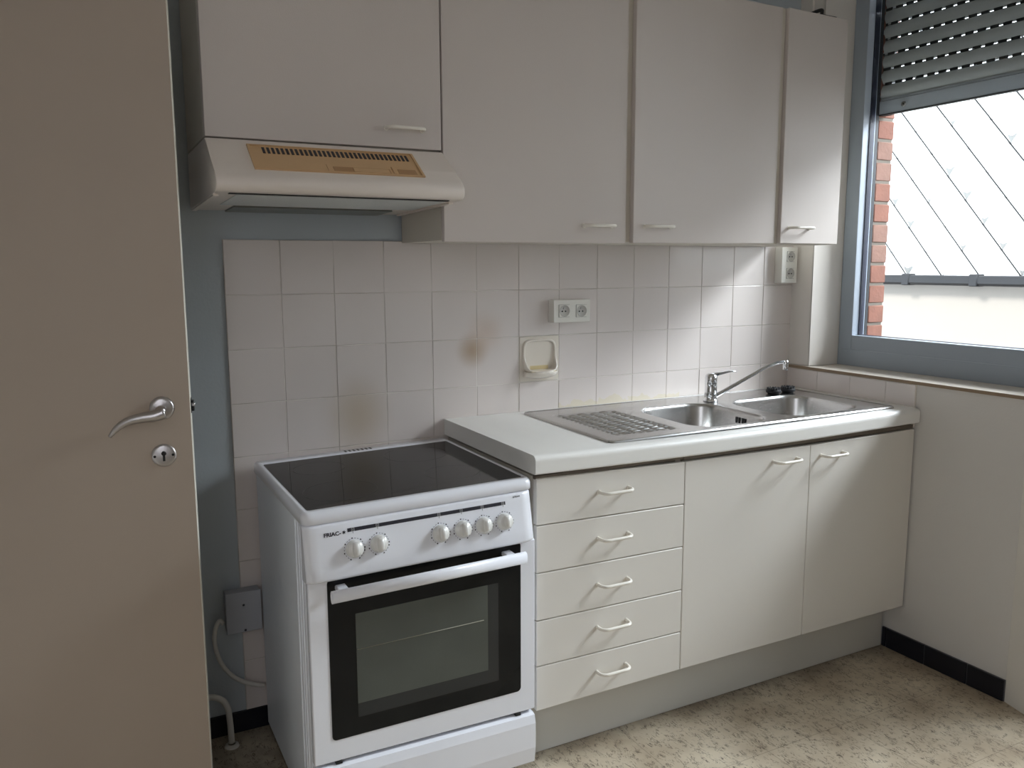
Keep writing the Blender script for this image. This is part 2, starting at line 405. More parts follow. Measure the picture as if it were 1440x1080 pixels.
# roller shutter half lowered outside the pane
SX = 2.345
sh = thing('roller_shutter', 'half lowered grey roller shutter with rows of small light slots outside the window', 'roller shutter', (SX, -.55, 1.885))
SY0, SY1 = -.150, -1.03
def slat_bm(z0, h):
    b = new(); n = 10; prof = []
    for i in range(n + 1):
        t = i / n; prof.append((SX - .0095 * math.sin(PI * t) ** .6 + .002, z0 + .0015 + (h - .0028) * t))
    prof += [(SX + .004, z0 + h - .0013), (SX + .004, z0 + .0015)]
    prism(b, prof, 'y', SY0, SY1, smooth=False); return b
joints = [1.996 + .0525 * i for i in range(7)]
for z in [1.9425] + joints:
    o = obj('slat', slat_bm(z, .0525), M['shutter'], sh)
for z in joints:     # perforated joint web: light comes through the gaps between its bridges
    b = new(); y = SY0; rng = random.Random(int(z * 1000)); off = rng.uniform(0, .03)
    y = SY0 - off; box(b, SX - .003, SX - .001, y, SY0, z - .004, z + .0055)
    while y > SY1:
        y2 = max(y - .0135, SY1); y3 = max(y2 - .0295, SY1)
        box(b, SX - .003, SX - .001, y3, y2, z - .004, z + .0055); y = y3
    obj('joint_web', b, M['shutterdark'], sh)
bm = new()
prism(bm, [(SX - .010, 1.887), (SX - .010, 1.934), (SX - .006, 1.937), (SX - .006, 1.944), (SX + .004, 1.944), (SX + .004, 1.887)], 'y', SY0, SY1)
box(bm, SX - .012, SX + .006, SY1, SY0, 1.884, 1.888, mi=1)
bb = obj('bottom_bar', bm, [M['shutterbar'], M['gutter']], sh)
bm = new(); mt = Matrix.Translation((SX - .010, -.272, 1.911)) @ Matrix.Rotation(-PI / 2, 4, 'Y')
lathe(bm, [(.0001, .002), (.004, .004), (.0085, .0035), (.0095, 0)], mt, 16); lathe(bm, [(0, .0042), (.0028, .0042), (.0028, .003)], mt, 8, mi=1)
obj('screw', bm, [M['satin'], M['black']], bb)
bm = new(); box(bm, 2.331, 2.372, -.163, -.149, .96, 2.36); box(bm, 2.352, 2.372, -.200, -.163, 1.886, 2.36); obj('guide_rail', bm, M['shutterdark'], sh)

# brick pier outside
bm = new(); box(bm, 2.336, 2.416, -.1665, .5, -.5, 3.0, mi=1)
z = 1.006; k = 0
zz = -.5 + .006
rng = random.Random(3)
while zz < 3.0:
    ln = .10 if k % 2 else .2
    y = -.1705; first = True
    while y < .5:
        y2 = min(y + (ln if first else .2) - .012, .5)
        j = rng.uniform(-.0012, .0012)
        box(bm, 2.337 if first else 2.385, 2.421 + j, y + j, y2, zz + .003, zz + .0685, .003, 1, mi=rng.choice((0, 0, 2))); y = y2 + .012; first = False
    zz += .0765; k += 1
struct('wall_brick', bm, [M['brick'], M['mortar'], M['brick_pale']])

# glazed balcony door, right of the picture edge: the light on the floor comes through it
d2 = thing('door_2', '', 'door'); del d2['label']; del d2['category']; d2['kind'] = 'structure'
bm = new()
box(bm, FX, FX + .06, DY0 - .04, DY0, 0, WZ1, .002, 1); box(bm, FX, FX + .06, DY1, DY1 + .07, 0, WZ1, .002, 1)
box(bm, FX, FX + .06, DY1 + .07, DY0 - .04, 0, .09, .002, 1); box(bm, FX, FX + .06, DY1 + .07, DY0 - .04, 2.25, WZ1, .002, 1)
obj('door_frame', bm, M['alu'], d2)
bm = new(); box(bm, FX + .028, FX + .032, DY1 + .06, DY0 - .03, .08, 2.26); obj('pane', bm, M['glass'], d2)

# ------------------------------------------------------------------ outside
BX = 5.0
bm = new(); box(bm, BX, BX + .3, -5, 6, -1.2, 1.195); box(bm, BX + .01, BX + .3, -5, 6, 1.195, 3.1)
struct('wall_outer', bm, M['render'])
bm = new(); box(bm, 2.43, BX, -5, 6, -1.4, -1.2); struct('ground', bm, M['paving'])
# white slate cladding: diamond slates overlapping like scales
bm = new(); hw, hh = .138, .168
row = 0; zc = 1.275; rng = random.Random(11)
while zc - hh < 3.05:
    yc = -4.8 + (hw if row % 2 else 0)
    while yc < 5.8:
        lift = .010; top = (BX - .004, yc, zc + hh)
        j = .014
        Rt = (BX - .008, yc - hw - j, zc + j); Lf = (BX - .008, yc + hw, zc); Bt = (BX - .016, yc - j * 1.2, zc - hh - j)
        vt, vr, vl, vb = [bm.verts.new(p) for p in (top, Rt, Lf, Bt)]
        bm.faces.new((vt, vr, vb, vl)).material_index = 0
        e = .0095   # dark strip painted as the shadow below the lower-left edge
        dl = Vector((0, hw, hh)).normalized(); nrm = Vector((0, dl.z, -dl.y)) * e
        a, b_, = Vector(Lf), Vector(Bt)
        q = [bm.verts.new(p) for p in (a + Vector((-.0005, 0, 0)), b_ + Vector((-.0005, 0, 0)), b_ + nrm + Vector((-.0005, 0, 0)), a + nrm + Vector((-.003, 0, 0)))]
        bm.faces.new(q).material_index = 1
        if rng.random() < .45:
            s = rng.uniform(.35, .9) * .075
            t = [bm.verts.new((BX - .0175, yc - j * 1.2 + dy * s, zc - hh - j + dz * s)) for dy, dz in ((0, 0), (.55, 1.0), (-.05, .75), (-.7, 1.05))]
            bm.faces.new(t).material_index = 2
        yc += 2 * hw
    zc += hh; row += 1
bmesh.ops.bisect_plane(bm, geom=bm.verts[:] + bm.edges[:] + bm.faces[:], plane_co=(0, 0, 1.250), plane_no=(0, 0, -1), clear_outer=True)
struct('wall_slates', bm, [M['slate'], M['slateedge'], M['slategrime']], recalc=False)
gt = thing('rain_gutter', 'dark grey gutter running below the white slates across the courtyard', 'gutter', (BX - .05, 0, 1.2))
bm = new(); prism(bm, [(BX - .030, 1.262), (BX - .028, 1.205), (BX - .03, 1.192), (BX - .085, 1.196), (BX - .10, 1.21), (BX - .10, 1.258), (BX - .085, 1.262), (BX - .085, 1.215), (BX - .036, 1.215), (BX - .036, 1.262)], 'y', -5, 6)
obj('channel', bm, M['gutter'], gt)
for y in [1.62 - .51 * 4 + .51 * i for i in range(8)]:
    b = new(); box(b, BX - .106, BX - .024, y - .03, y + .03, 1.190, 1.272, .006, 1); box(b, BX - .030, BX - .0003, y - .02, y + .02, 1.194, 1.240); obj('bracket', b, M['gutter'], gt)

# ------------------------------------------------------------------ hinged door at the left
dn = thing('door_1', '', 'door', (-1.045, -.31, 0)); del dn['label']; del dn['category']; dn['kind'] = 'structure'
EX, EY = -.1511, -.45
ang = math.atan2(EY + .31, EX + 1.045)
Ld = math.hypot(EX + 1.045, EY + .31)
def D(u, w, z):   # u along leaf from the hinge, w towards the room
    c, s = math.cos(ang), math.sin(ang)
    return Vector((-1.045 + c * u + s * w, -.31 + s * u - c * w, z))
def Dt(bm):
    for v in bm.verts: v.co = D(*v.co)
    return bm
bm = new(); box(bm, 0, Ld, -.04, 0, .012, 2.06, .0015, 1)
for f in bm.faces:
    if f.calc_center_median().x > Ld - .0008: f.material_index = 1
leaf = obj('door_leaf', Dt(bm), [M['doorpaint'], M['dooredge']], dn)
ru = Ld - .058; HZ = 1.036; KZ = .931
mw = lambda u, z: Matrix.Translation((u, 0, z)) @ Matrix.Rotation(-PI / 2, 4, 'X')   # local z -> +w
def toW(bm):   # lathe helper builds with +y outward
    return Dt(bm)
bm = new()
lathe(bm, [(0, .009), (.018, .009), (.0235, .0075), (.0255, .003), (.0255, 0)], mw(ru, HZ), 32)
rz = obj('handle_rosette', toW(bm), M['satin'], dn)
bm = new()
lathe(bm, [(0, .055), (.009, .053), (.0115, .046), (.010, .03), (.009, .009)], mw(ru, HZ), 20)
lev = smooth_path([(ru + .008, .050, HZ - .002), (ru - .012, .052, HZ - .008), (ru - .04, .052, HZ - .011), (ru - .065, .052, HZ - .017), (ru - .085, .052, HZ - .030), (ru - .100, .051, HZ - .047)], 5)
nL = len(lev); tube(bm, lev, [max(.0035, .0115 * (1 - i / nL) ** .6 + .002) for i in range(nL)], 12)
obj('door_handle', toW(bm), M['satin'], dn)
bm = new()
lathe(bm, [(0, .004), (.019, .004), (.0235, .003), (.0255, 0)], mw(ru - .002, KZ), 32)
kp = obj('keyhole_plate', toW(bm), M['satin'], dn)
bm = new()
lathe(bm, [(0, .0046), (.0052, .0046), (.0052, .004)], mw(ru - .002, KZ + .005), 16)
box(bm, ru - .0045, ru + .0005, .004, .0046, KZ - .012, KZ + .003)
obj('keyhole', toW(bm), M['black'], dn)
for s in (-1, 1):
    bm = new(); lathe(bm, [(0, .0050), (.0025, .0048), (.003, .004)], mw(ru - .002 + s * .0185, KZ + .001 * s), 10)
    obj('screw', toW(bm), M['gutter'], dn)
bm = new(); box(bm, Ld, Ld + .0012, -.032, -.008, HZ - .016, HZ + .016); box(bm, Ld + .0012, Ld + .007, -.028, -.010, HZ - .012, HZ - .002, .001, 1); box(bm, Ld + .0012, Ld + .006, -.028, -.010, HZ + .006, HZ + .011, .001, 1, mi=0)
box(bm, Ld + .0012, Ld + .0085, -.026, -.012, HZ - .002, HZ + .0055, .0015, 1, mi=1)
obj('latch', toW(bm), [M['black'], M['satin']], dn)
for z in (.25, 1.0, 1.85):
    bm = new(); lathe(bm, [(0, -.05), (.008, -.05), (.008, .05), (0, .05)], Matrix.Translation((-.008, -.012, z)), 12)
    obj('hinge', Dt(bm), M['satin'], dn)

# ------------------------------------------------------------------ bow handles
def bow(parent, cx, yb, cz, ww=.048, label=None, tilt=0):
    b = new(); r = .0046
    pts = [(cx - ww, yb + .001, cz), (cx - ww, yb - .010, cz), (cx - ww + .001, yb - .018, cz), (cx - ww + .005, yb - .025, cz), (cx - ww + .012, yb - .0295, cz), (cx - ww + .022, yb - .0305, cz), (cx, yb - .0305, cz),
           (cx + ww - .022, yb - .0305, cz), (cx + ww - .012, yb - .0295, cz), (cx + ww - .005, yb - .025, cz), (cx + ww - .001, yb - .018, cz), (cx + ww, yb - .010, cz), (cx + ww, yb + .001, cz)]
    tube(b, smooth_path(pts, 3), r, 10)
    for s in (-1, 1): tube(b, [(cx + s * ww, yb + .0005, cz), (cx + s * ww, yb - .003, cz)], .0062, 12)
    return obj('handle', b, M['handle'], parent)

# ------------------------------------------------------------------ base cabinets
YF = -.58
XA, XB, XC, XD = .6437, 1.1216, 1.6090, 2.0910
def front(name, parent, x0, x1, zb0, zb1, zt0, zt1, y=YF, th=.019, m='front', yl=0, yr=0, bev=.0022):
    """panel with its own four corners (x left/right, z at each corner)"""
    b = new(); g = .0011
    F = [(x0 + g, y + yl, zb0 + g), (x1 - g, y + yr, zb1 + g), (x1 - g, y + yr, zt1 - g), (x0 + g, y + yl, zt0 - g)]
    hexa(b, F + [(p[0], p[1] + th, p[2]) for p in F], bev, 2)
    return obj(name, b, M[m], parent)
du = thing('kitchen_cabinet', 'white base cabinet with five drawers between the stove and the double doors', 'cabinet', (.88, -.3, 0))
bm = new()
box(bm, XA + .001, XA + .019, YF + .021, -.012, .171, .806); box(bm, XB - .018, XB - .001, YF + .021, -.012, .171, .797)
box(bm, XA + .019, XB - .018, YF + .021, -.012, .171, .189); box(bm, XA + .019, XB - .018, -.03, -.012, .189, .80)
box(bm, XA + .001, XB - .001, YF + .007, YF + .0205, .80, .8085, mi=1); box(bm, XA + .019, XB - .018, YF + .022, YF + .04, .70, .80, mi=1)
obj('carcass', bm, [M['carcass'], M['gapbrown']], du)
zl = [.804, .6794, .5517, .4224, .2963, .172]; zr = [.7939, .6708, .5465, .418, .2911, .1741]
for i in range(5):
    dr = front('drawer', du, XA, XB, zl[i + 1], zr[i + 1], zl[i], zr[i])
    bow(dr, .881, YF, (.745, .617, .489, .368, .239)[i])
su = thing('kitchen_cabinet', 'white double-door base cabinet under the sink with two bow handles', 'cabinet', (1.6, -.3, 0))
bm = new()
box(bm, XB + .001, XB + .018, YF + .021, -.012, .171, .70); box(bm, XD - .018, XD - .001, YF + .021, -.012, .171, .70)
box(bm, XB + .018, XD - .018, YF + .021, -.012, .171, .189); box(bm, XB + .018, XD - .018, -.03, -.012, .189, .69)
box(bm, XB + .001, XD - .001, YF + .007, YF + .0205, .7965, .8085, mi=1); box(bm, XB + .001, XD - .001, YF + .021, YF + .04, .70, .7965, mi=1)
obj('carcass', bm, [M['carcass'], M['gapbrown']], su)
d = front('door', su, XB, XC, .1741, .1733, .7939, .7902); bow(d, 1.504, YF, .755)
d = front('door', su, XC, XD, .1733, .1731, .7902, .7955); bow(d, 1.702, YF, .753)
bm = new(); box(bm, .665, W - .012, -.504, -.486, .001, .171, .001, 1); tag(obj('plinth', bm, M['plinth']), 'long grey plinth board along the floor below the base cabinets', 'plinth')

# worktop (sags a few millimetres at the middle of its front, like the real one)
XW0, XW1, YW, ZW = .634, 2.0935, -.594, .866
def sag(x, y, z):
    t = max(0, min(1, (x - XW0) / (XW1 - XW0)))
    return (x, y, z - .0075 * math.sin(PI * t) * min(1, max(0, -y / .6)))
prof = [(-.0095, ZW)]
prof += [(YW + .016 - .016 * math.sin(a), ZW - .016 + .016 * math.cos(a)) for a in [PI / 2 * i / 6 for i in range(7)]]
zb = ZW - .0492
prof += [(YW + .006 - .006 * math.cos(a), zb + .006 - .006 * math.sin(a)) for a in [PI / 2 * i / 3 for i in range(4)]]
prof += [(-.0095, zb)]
bm = new()
# the slab has openings for the two bowls: built as strips left, middle, right, behind and in front of the bowls
HB0, HB1 = -.515, -.125
def strip(x0, x1, full=True):
    n = max(1, int((x1 - x0) / .05))
    if full: prism(bm, prof, 'x', x0, x1, smooth=False, n=n)
    else:
        prism(bm, [p for p in prof if p[0] < HB0] + [(HB0, zb), (HB0, ZW)], 'x', x0, x1, n=n)
        prism(bm, [(-.0095, ZW), (HB1, ZW), (HB1, zb), (-.0095, zb)], 'x', x0, x1, n=n)
strip(XW0, 1.22); strip(1.22, 1.97, False); strip(1.97, XW1)
wt = tag(obj('worktop', bm, M['worktop'], warp=sag), 'pale laminate worktop with rounded front edge carrying the steel sink', 'worktop')
for p in wt.data.polygons:
    if abs(p.normal.x) < .5: p.use_smooth = False

# ------------------------------------------------------------------ stainless double sink
sk = thing('kitchen_sink', 'stainless steel inset sink with two bowls and a ribbed drainer', 'sink', (1.46, -.3, ZW))
SX0, SX1, SYa, SYb = .892, 2.035, -.547, -.044
PZ = ZW + .0045
b1 = (1.235, 1.547, -.505, -.155); b2 = (1.600, 1.955, -.503, -.182)
dr_ = (.945, 1.19, -.495, -.125)
outer = rrect(SX0 + .006, SX1 - .006, SYa + .006, SYb - .006, .014, 4)
holes = [rrect(*b1, .085, 9), rrect(*b2, .085, 9), rrect(*dr_, .03, 5)]
pts = []; edges = []
for loop in [outer] + holes:
    s = len(pts); pts += [Vector(p) for p in loop]; edges += [(s + i, s + (i + 1) % len(loop)) for i in range(len(loop))]
# extra interior points so that the plate can follow the sag
for gx in range(1, 24):
    for gy in (-.53, -.52, -.10, -.07): pts.append(Vector((SX0 + (SX1 - SX0) * gx / 24, gy)))
ov, oe, of, *_ = delaunay_2d_cdt(pts, edges, [], 0, 1e-5)
def inside(p, poly):
    c = False; n = len(poly); j = n - 1
    for i in range(n):
        xi, yi = poly[i][0], poly[i][1]; xj, yj = poly[j][0], poly[j][1]
        if (yi > p[1]) != (yj > p[1]) and p[0] < (xj - xi) * (p[1] - yi) / (yj - yi) + xi: c = not c
        j = i
    return c
bm = new(); vv = [bm.verts.new((p.x, p.y, PZ)) for p in ov]
for f in of:
    c = sum((ov[i] for i in f), Vector((0, 0))) / len(f)
    if inside(c, outer) and not any(inside(c, h) for h in holes): bm.faces.new([vv[i] for i in f])
for v in [v for v in bm.verts if not v.link_faces]: bm.verts.remove(v)
# raised lip then the downturned outer edge
def loft(bm, loops, closed=True, smooth=True):
    rings = [[bm.verts.new(p) for p in l] for l in loops]
    for a, b in zip(rings, rings[1:]):
        for i in range(len(a)):
            j = (i + 1) % len(a); f = bm.faces.new((a[i], a[j], b[j], b[i])); f.smooth = smooth
    return rings
def ringz(x0, x1, y0, y1, r, z, n): return [(x, y, z) for x, y in rrect(x0, x1, y0, y1, r, n)]
loft(bm, [ringz(SX0 + .006, SX1 - .006, SYa + .006, SYb - .006, .014, PZ, 4), ringz(SX0 + .0045, SX1 - .0045, SYa + .0045, SYb - .0045, .0145, PZ + .0018, 4),
          ringz(SX0 + .002, SX1 - .002, SYa + .002, SYb - .002, .015, PZ + .001, 4), ringz(SX0, SX1, SYa, SYb, .016, ZW + .0003, 4)])
bmesh.ops.remove_doubles(bm, verts=bm.verts[:], dist=.00005)
obj('sink_top', bm, M['steel'], sk, warp=sag)
def bowl(B, depth, flat):
    b = new(); x0, x1, y0, y1 = B; L = []
    for ins, z in ((0, 0), (.003, -.0008), (.006, -.004), (.0085, -.012), (.014, -depth + .035), (.020, -depth + .018), (.034, -depth + .006), (.055, -depth)):
        L.append(ringz(x0 + ins, x1 - ins, y0 + ins, y1 - ins, max(.085 - ins * .6, .03), PZ + z, 9))
    r = loft(b, L); f = b.faces.new(r[-1]); f.smooth = False
    o = obj('bowl', b, M['steel'], sk, warp=sag)
    for p in o.data.polygons:
        pass
    return o
bw1 = bowl(b1, .155, True); bw2 = bowl(b2, .150, True)
for B, par in ((b1, bw1), (b2, bw2)):
    cx, cy = (B[0] + B[1]) / 2, (B[2] + B[3]) / 2
    b = new(); lathe(b, [(.040, -.1495 if B is b2 else -.1545), (.034, -.146), (.028, -.149), (.0, -.150)], Matrix.Translation((cx, cy, PZ)), 24); obj('waste_ring', b, M['chrome'], par, warp=sag)
b = new()
for k, y in enumerate((-.332, -.345, -.360, -.371)): box(b, 1.5335, 1.5365, y - .0025, y + .0025, .829, .849, .0008, 1)
obj('overflow_slot', b, M['black'], bw1, warp=sag)
# drainer with raised dashes in a staggered pattern
b = new(); nx, ny = 98, 148; x0, x1, y0, y1 = dr_; G = []
for i in range(nx + 1):
    rowv = []
    for j in range(ny + 1):
        u, v = x0 + (x1 - x0) * i / nx, y0 + (y1 - y0) * j / ny
        edge = min(i, nx - i, (j) * .66, (ny - j) * .66) / 6.0; e = max(0, min(1, edge - .6))
        rr = (u - x0) / .041; cc = (v - y0) / .0245
        kcol = math.floor(rr); ph = .5 * (kcol % 2)
        h = max(0, math.cos(2 * PI * (cc + ph))) ** 1.0 * max(0, math.sin(PI * (rr - kcol))) ** .5
        z = PZ - .0035 * e + .0065 * h * e
        rowv.append(b.verts.new((u, v, z)))
    G.append(rowv)
R_ = .03
for i in range(nx):
    for j in range(ny):
        f = b.faces.new((G[i][j], G[i + 1][j], G[i + 1][j + 1], G[i][j + 1])); f.smooth = True
poly = rrect(*dr_, .03, 5)
for f in [f for f in b.faces if not inside(f.calc_center_median(), poly)]: b.faces.remove(f)
for v in [v for v in b.verts if not v.link_faces]: b.verts.remove(v)
obj('drainer', b, M['steel'], sk, warp=sag)

# mixer tap
FXc, FYc = 1.574, -.160; FZ = PZ - .0008
fc = thing('mixer_tap', 'chrome single lever mixer tap with a long raised spout on the steel sink', 'tap', (FXc, FYc, FZ))
bm = new(); T = Matrix.Translation((FXc, FYc, FZ))
lathe(bm, [(0, 0), (.0255, 0), (.0255, .004), (.0225, .007), (.0215, .010), (.0215, .030), (.0222, .031), (.0215, .032), (.0205, .066), (.0212, .068), (.0205, .070)], T, 32)
obj('body', bm, M['chrome'], fc)
bm = new()
lathe(bm, [(.0205, .070), (.0210, .080), (.0195, .089), (.013, .096), (0, .0985)], T, 32)
lv = [(FXc - .004, FYc, FZ + .087), (FXc + .02, FYc - .004, FZ + .0935), (FXc + .045, FYc - .008, FZ + .097), (FXc + .07, FYc - .012, FZ + .101), (FXc + .088, FYc - .015, FZ + .101), (FXc + .096, FYc - .016, FZ + .099)]
lp = smooth_path(lv, 4); rings = []
for i, p in enumerate(lp):
    t = i / (len(lp) - 1); w = .013 * (1 - t) + .007 * t; h = .0075 * (1 - t) ** 1.5 + .0022
    rings.append([bm.verts.new((p.x + w * .15 * math.sin(2 * PI * k / 12), p.y + w * math.sin(2 * PI * k / 12), p.z + h * math.cos(2 * PI * k / 12))) for k in range(12)])
for a, b_ in zip(rings, rings[1:]):
    for k in range(12): f = bm.faces.new((a[k], a[(k + 1) % 12], b_[(k + 1) % 12], b_[k])); f.smooth = True
bm.faces.new(rings[-1]); bm.faces.new(rings[0])
obj('lever', bm, M['chrome'], fc)
bm = new()
sp = smooth_path([(FXc + .012, FYc - .004, .884), (FXc + .05, -.17, .902), (1.7255, -.20, .9566), (1.755, -.206, .9715), (1.785, -.211, .984), (1.823, -.216, .994), (1.858, -.22, .9965)], 6)
tube(bm, sp, [.0085 - .0025 * min(1, i / 14) for i in range(len(sp))], 14)
obj('spout', bm, M['chrome'], fc)
bm = new(); T2 = Matrix.Translation((1.861, -.221, .9675))
lathe(bm, [(0, .002), (.0085, 0), (.0095, .006), (.0085, .008), (.010, .012), (.0100, .028), (.008, .034), (0, .036)], T2, 20)
obj('aerator', bm, M['chrome'], fc)

# two black plugs standing on the sink rim
def plug(x, y, lab):
    t = thing('sink_plug', lab, 'plug', (x, y, PZ), 'black sink plugs on the sink rim')
    b = new(); lathe(b, [(0, 0), (.020, 0), (.022, .004), (.0265, .006), (.0275, .011), (.0265, .015), (.024, .016), (.021, .021), (0, .022)], Matrix.Translation((x, y, PZ + .0005)), 28)
    for k in range(14):
        a = 2 * PI * k / 14; c, s = math.cos(a), math.sin(a)
        tube(b, [(x + c * .022, y + s * .022, PZ + .012), (x + c * .022, y + s * .022, PZ + .0245)], .0025, 6)
    obj('stopper', b, M['rubber'], t, warp=sag)
    b = new(); tube(b, [(x, y, PZ + .021), (x, y, PZ + .026)], .006, 10); obj('knob', b, M['rubber'], t, warp=sag)
plug(1.880, -.150, 'black rubber sink plug on the rim, the one nearer the tap')
plug(1.951, -.150, 'black rubber sink plug on the rim, the one nearer the window')

# ------------------------------------------------------------------ wall cabinets
CB, CT, CY = 1.4047, 2.1394, -.3289
def wallcab(x0, x1, z0, label, z1=CT):
    t = thing('wall_cabinet', label, 'cabinet', ((x0 + x1) / 2, -.17, z0))
    b = new(); y0, y1 = CY + .0195, -.010; th = .016
    box(b, x0 + .001, x0 + th, y0, y1, z0 + .001, z1 - .002); box(b, x1 - th, x1 - .001, y0, y1, z0 + .001, z1 - .002)
    box(b, x0 + th, x1 - th, y0, y1, z0 + .001, z0 + th); box(b, x0 + th, x1 - th, y0, y1, z1 - th, z1 - .002)
    box(b, x0 + th, x1 - th, y1 - .006, y1, z0 + th, z1 - th)
    obj('carcass', b, M['carcass'], t); return t
X1, X2, X3, X4, X5 = -.0758, .5066, 1.0955, 1.6835, 1.9668
HC = 1.630
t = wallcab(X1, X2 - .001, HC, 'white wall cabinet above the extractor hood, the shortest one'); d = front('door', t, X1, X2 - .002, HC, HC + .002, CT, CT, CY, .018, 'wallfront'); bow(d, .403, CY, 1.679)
t = wallcab(X2, 1.6885, CB, 'wide white wall cabinet with two tall doors over the tiles')
b = new(); box(b, 1.070, 1.112, CY + .003, CY + .0195, CB + .002, CT - .002); obj('stile', b, M['carcass'], t); b = new(); box(b, 1.668, 1.688, CY + .003, CY + .0195, CB + .002, CT - .002); obj('stile', b, M['carcass'], t)
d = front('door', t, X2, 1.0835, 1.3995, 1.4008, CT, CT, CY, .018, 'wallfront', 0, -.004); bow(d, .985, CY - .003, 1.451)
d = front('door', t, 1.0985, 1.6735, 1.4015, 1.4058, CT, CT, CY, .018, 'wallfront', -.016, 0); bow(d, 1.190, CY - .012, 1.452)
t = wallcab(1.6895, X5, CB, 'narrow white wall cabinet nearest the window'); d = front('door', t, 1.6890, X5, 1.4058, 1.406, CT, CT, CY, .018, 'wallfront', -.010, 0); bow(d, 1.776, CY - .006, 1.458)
bm = new(); tube(bm, smooth_path([(1.94, -.30, CT + .006), (1.91, -.27, CT + .02), (1.88, -.29, CT + .028), (1.85, -.26, CT + .012), (1.89, -.23, CT + .006), (1.95, -.24, CT + .01)], 5), .006, 8)
tag(obj('cable_coil', bm, M['black']), 'black coil of cable lying on top of the narrow wall cabinet', 'cable')

# ------------------------------------------------------------------ extractor hood
hd = thing('extractor_hood', 'cream white extractor hood with yellowed vent panel under the short wall cabinet', 'extractor hood', (.215, -.2, 1.488))
hx0, hx1 = X1, X2 - .001
def hoodprof():
    return [(-.0105, 1.487), (-.20, 1.4925), (-.440, 1.4985), (-.455, 1.4995), (-.4645, 1.506), (-.4685, 1.515), (-.4675, 1.525), (-.4625, 1.5335), (-.450, 1.5435), (-.413, 1.5700), (-.331, 1.6275), (-.012, 1.6275)]
bm = new(); P_ = hoodprof(); prism(bm, P_, 'x', hx0, hx1)
r = bmesh.ops.bevel(bm, geom=[e for e in bm.edges if abs(e.verts[0].co.x - e.verts[1].co.x) < 1e-5], offset=.0025, segments=2, affect='EDGES', profile=.5)
for f in bm.faces:
    c = f.calc_center_median(); f.smooth = (c.y < -.41 and 1.50 < c.z < 1.56)
obj('housing', bm, M['hood'], hd)
# slope frame of reference for the vent panel
S0 = Vector((0, -.331, 1.6275)); sd = (Vector((0, -.450, 1.5435)) - S0); sl = sd.length; sd.normalize(); sn = Vector((0, sd.z, -sd.y)); 
if sn.y > 0: sn = -sn
def SP(x, s, h): return Vector((x, 0, 0)) + S0 + sd * s + sn * h
def Sbox(b, x0, x1, s0, s1, h0, h1, mi=0, skew=0):
    P = [SP(x0, s0, h1), SP(x1, s0, h1), SP(x1 + skew, s1, h1), SP(x0 + skew, s1, h1)] + [SP(x0, s0, h0), SP(x1, s0, h0), SP(x1 + skew, s1, h0), SP(x0 + skew, s1, h0)]
    hexa(b, P, mi=mi)
va, vb, vc, vd = .011, .413, .024, .134
b = new(); Sbox(b, va, vb, vc, vd, -.001, .0012, 1)
Sbox(b, va, va + .006, vc, vd, .0012, .004); Sbox(b, vb - .006, vb, vc, vd, .0012, .004)
Sbox(b, va + .006, vb - .006, vc, vc + .004, .0012, .004); Sbox(b, va + .006, vb - .006, vd - .004, vd, .0012, .004)
for s in b.faces: pass
vp = obj('vent_panel', b, [M['beige'], M['beige']], hd)
b = new(); n = 33; sx0, sx1 = .046, .392
for i in range(n):
    x = sx0 + (sx1 - sx0) * i / (n - 1); Sbox(b, x - .0033, x + .0027, .0335, .0600, .0008, .0022)
obj('vent_slot', b, M['print'], vp)
b = new()
Sbox(b, .178, .184, .098, .128, .0012, .0030); Sbox(b, .192, .330, .106, .128, .0012, .0024, 1); Sbox(b, .238, .325, .112, .129, .0024, .0050)
Sbox(b, .336, .341, .096, .129, .0012, .0050); Sbox(b, .350, .396, .104, .128, .0012, .0024, 1)
obj('switch_slider', b, [M['beige'], M['beige_dark']], vp)
# underside
def uz(y): return 1.487 + (-y) * .0265
b = new()
def Ubox(x0, x1, y0, y1, h0, h1, mi=0):
    P = [(x0, y0, uz(y0) - h1), (x1, y0, uz(y0) - h1), (x1, y1, uz(y1) - h1), (x0, y1, uz(y1) - h1), (x0, y0, uz(y0) - h0), (x1, y0, uz(y0) - h0), (x1, y1, uz(y1) - h0), (x0, y1, uz(y1) - h0)]
    hexa(b, P, mi=mi)
Ubox(hx0 + .05, hx1 - .03, -.415, -.17, -.001, .0015); obj('grease_filter', b, M['mesh'], hd)
b = new(); Ubox(hx0 + .03, hx1 - .03, -.440, -.424, -.001, .002); obj('filter_gap', b, M['gutter'], hd)
b = new(); Ubox(.01, .43, -.150, -.014, -.001, .0045); obj('lamp_cover', b, M['lampglass'], hd)
b = new(); Ubox(hx0 + .002, hx0 + .014, -.40, -.012, 0, .004); obj('side_rim', b, M['hood'], hd)
b = new(); Ubox(hx1 - .014, hx1 - .002, -.40, -.012, 0, .004); obj('side_rim', b, M['hood'], hd)

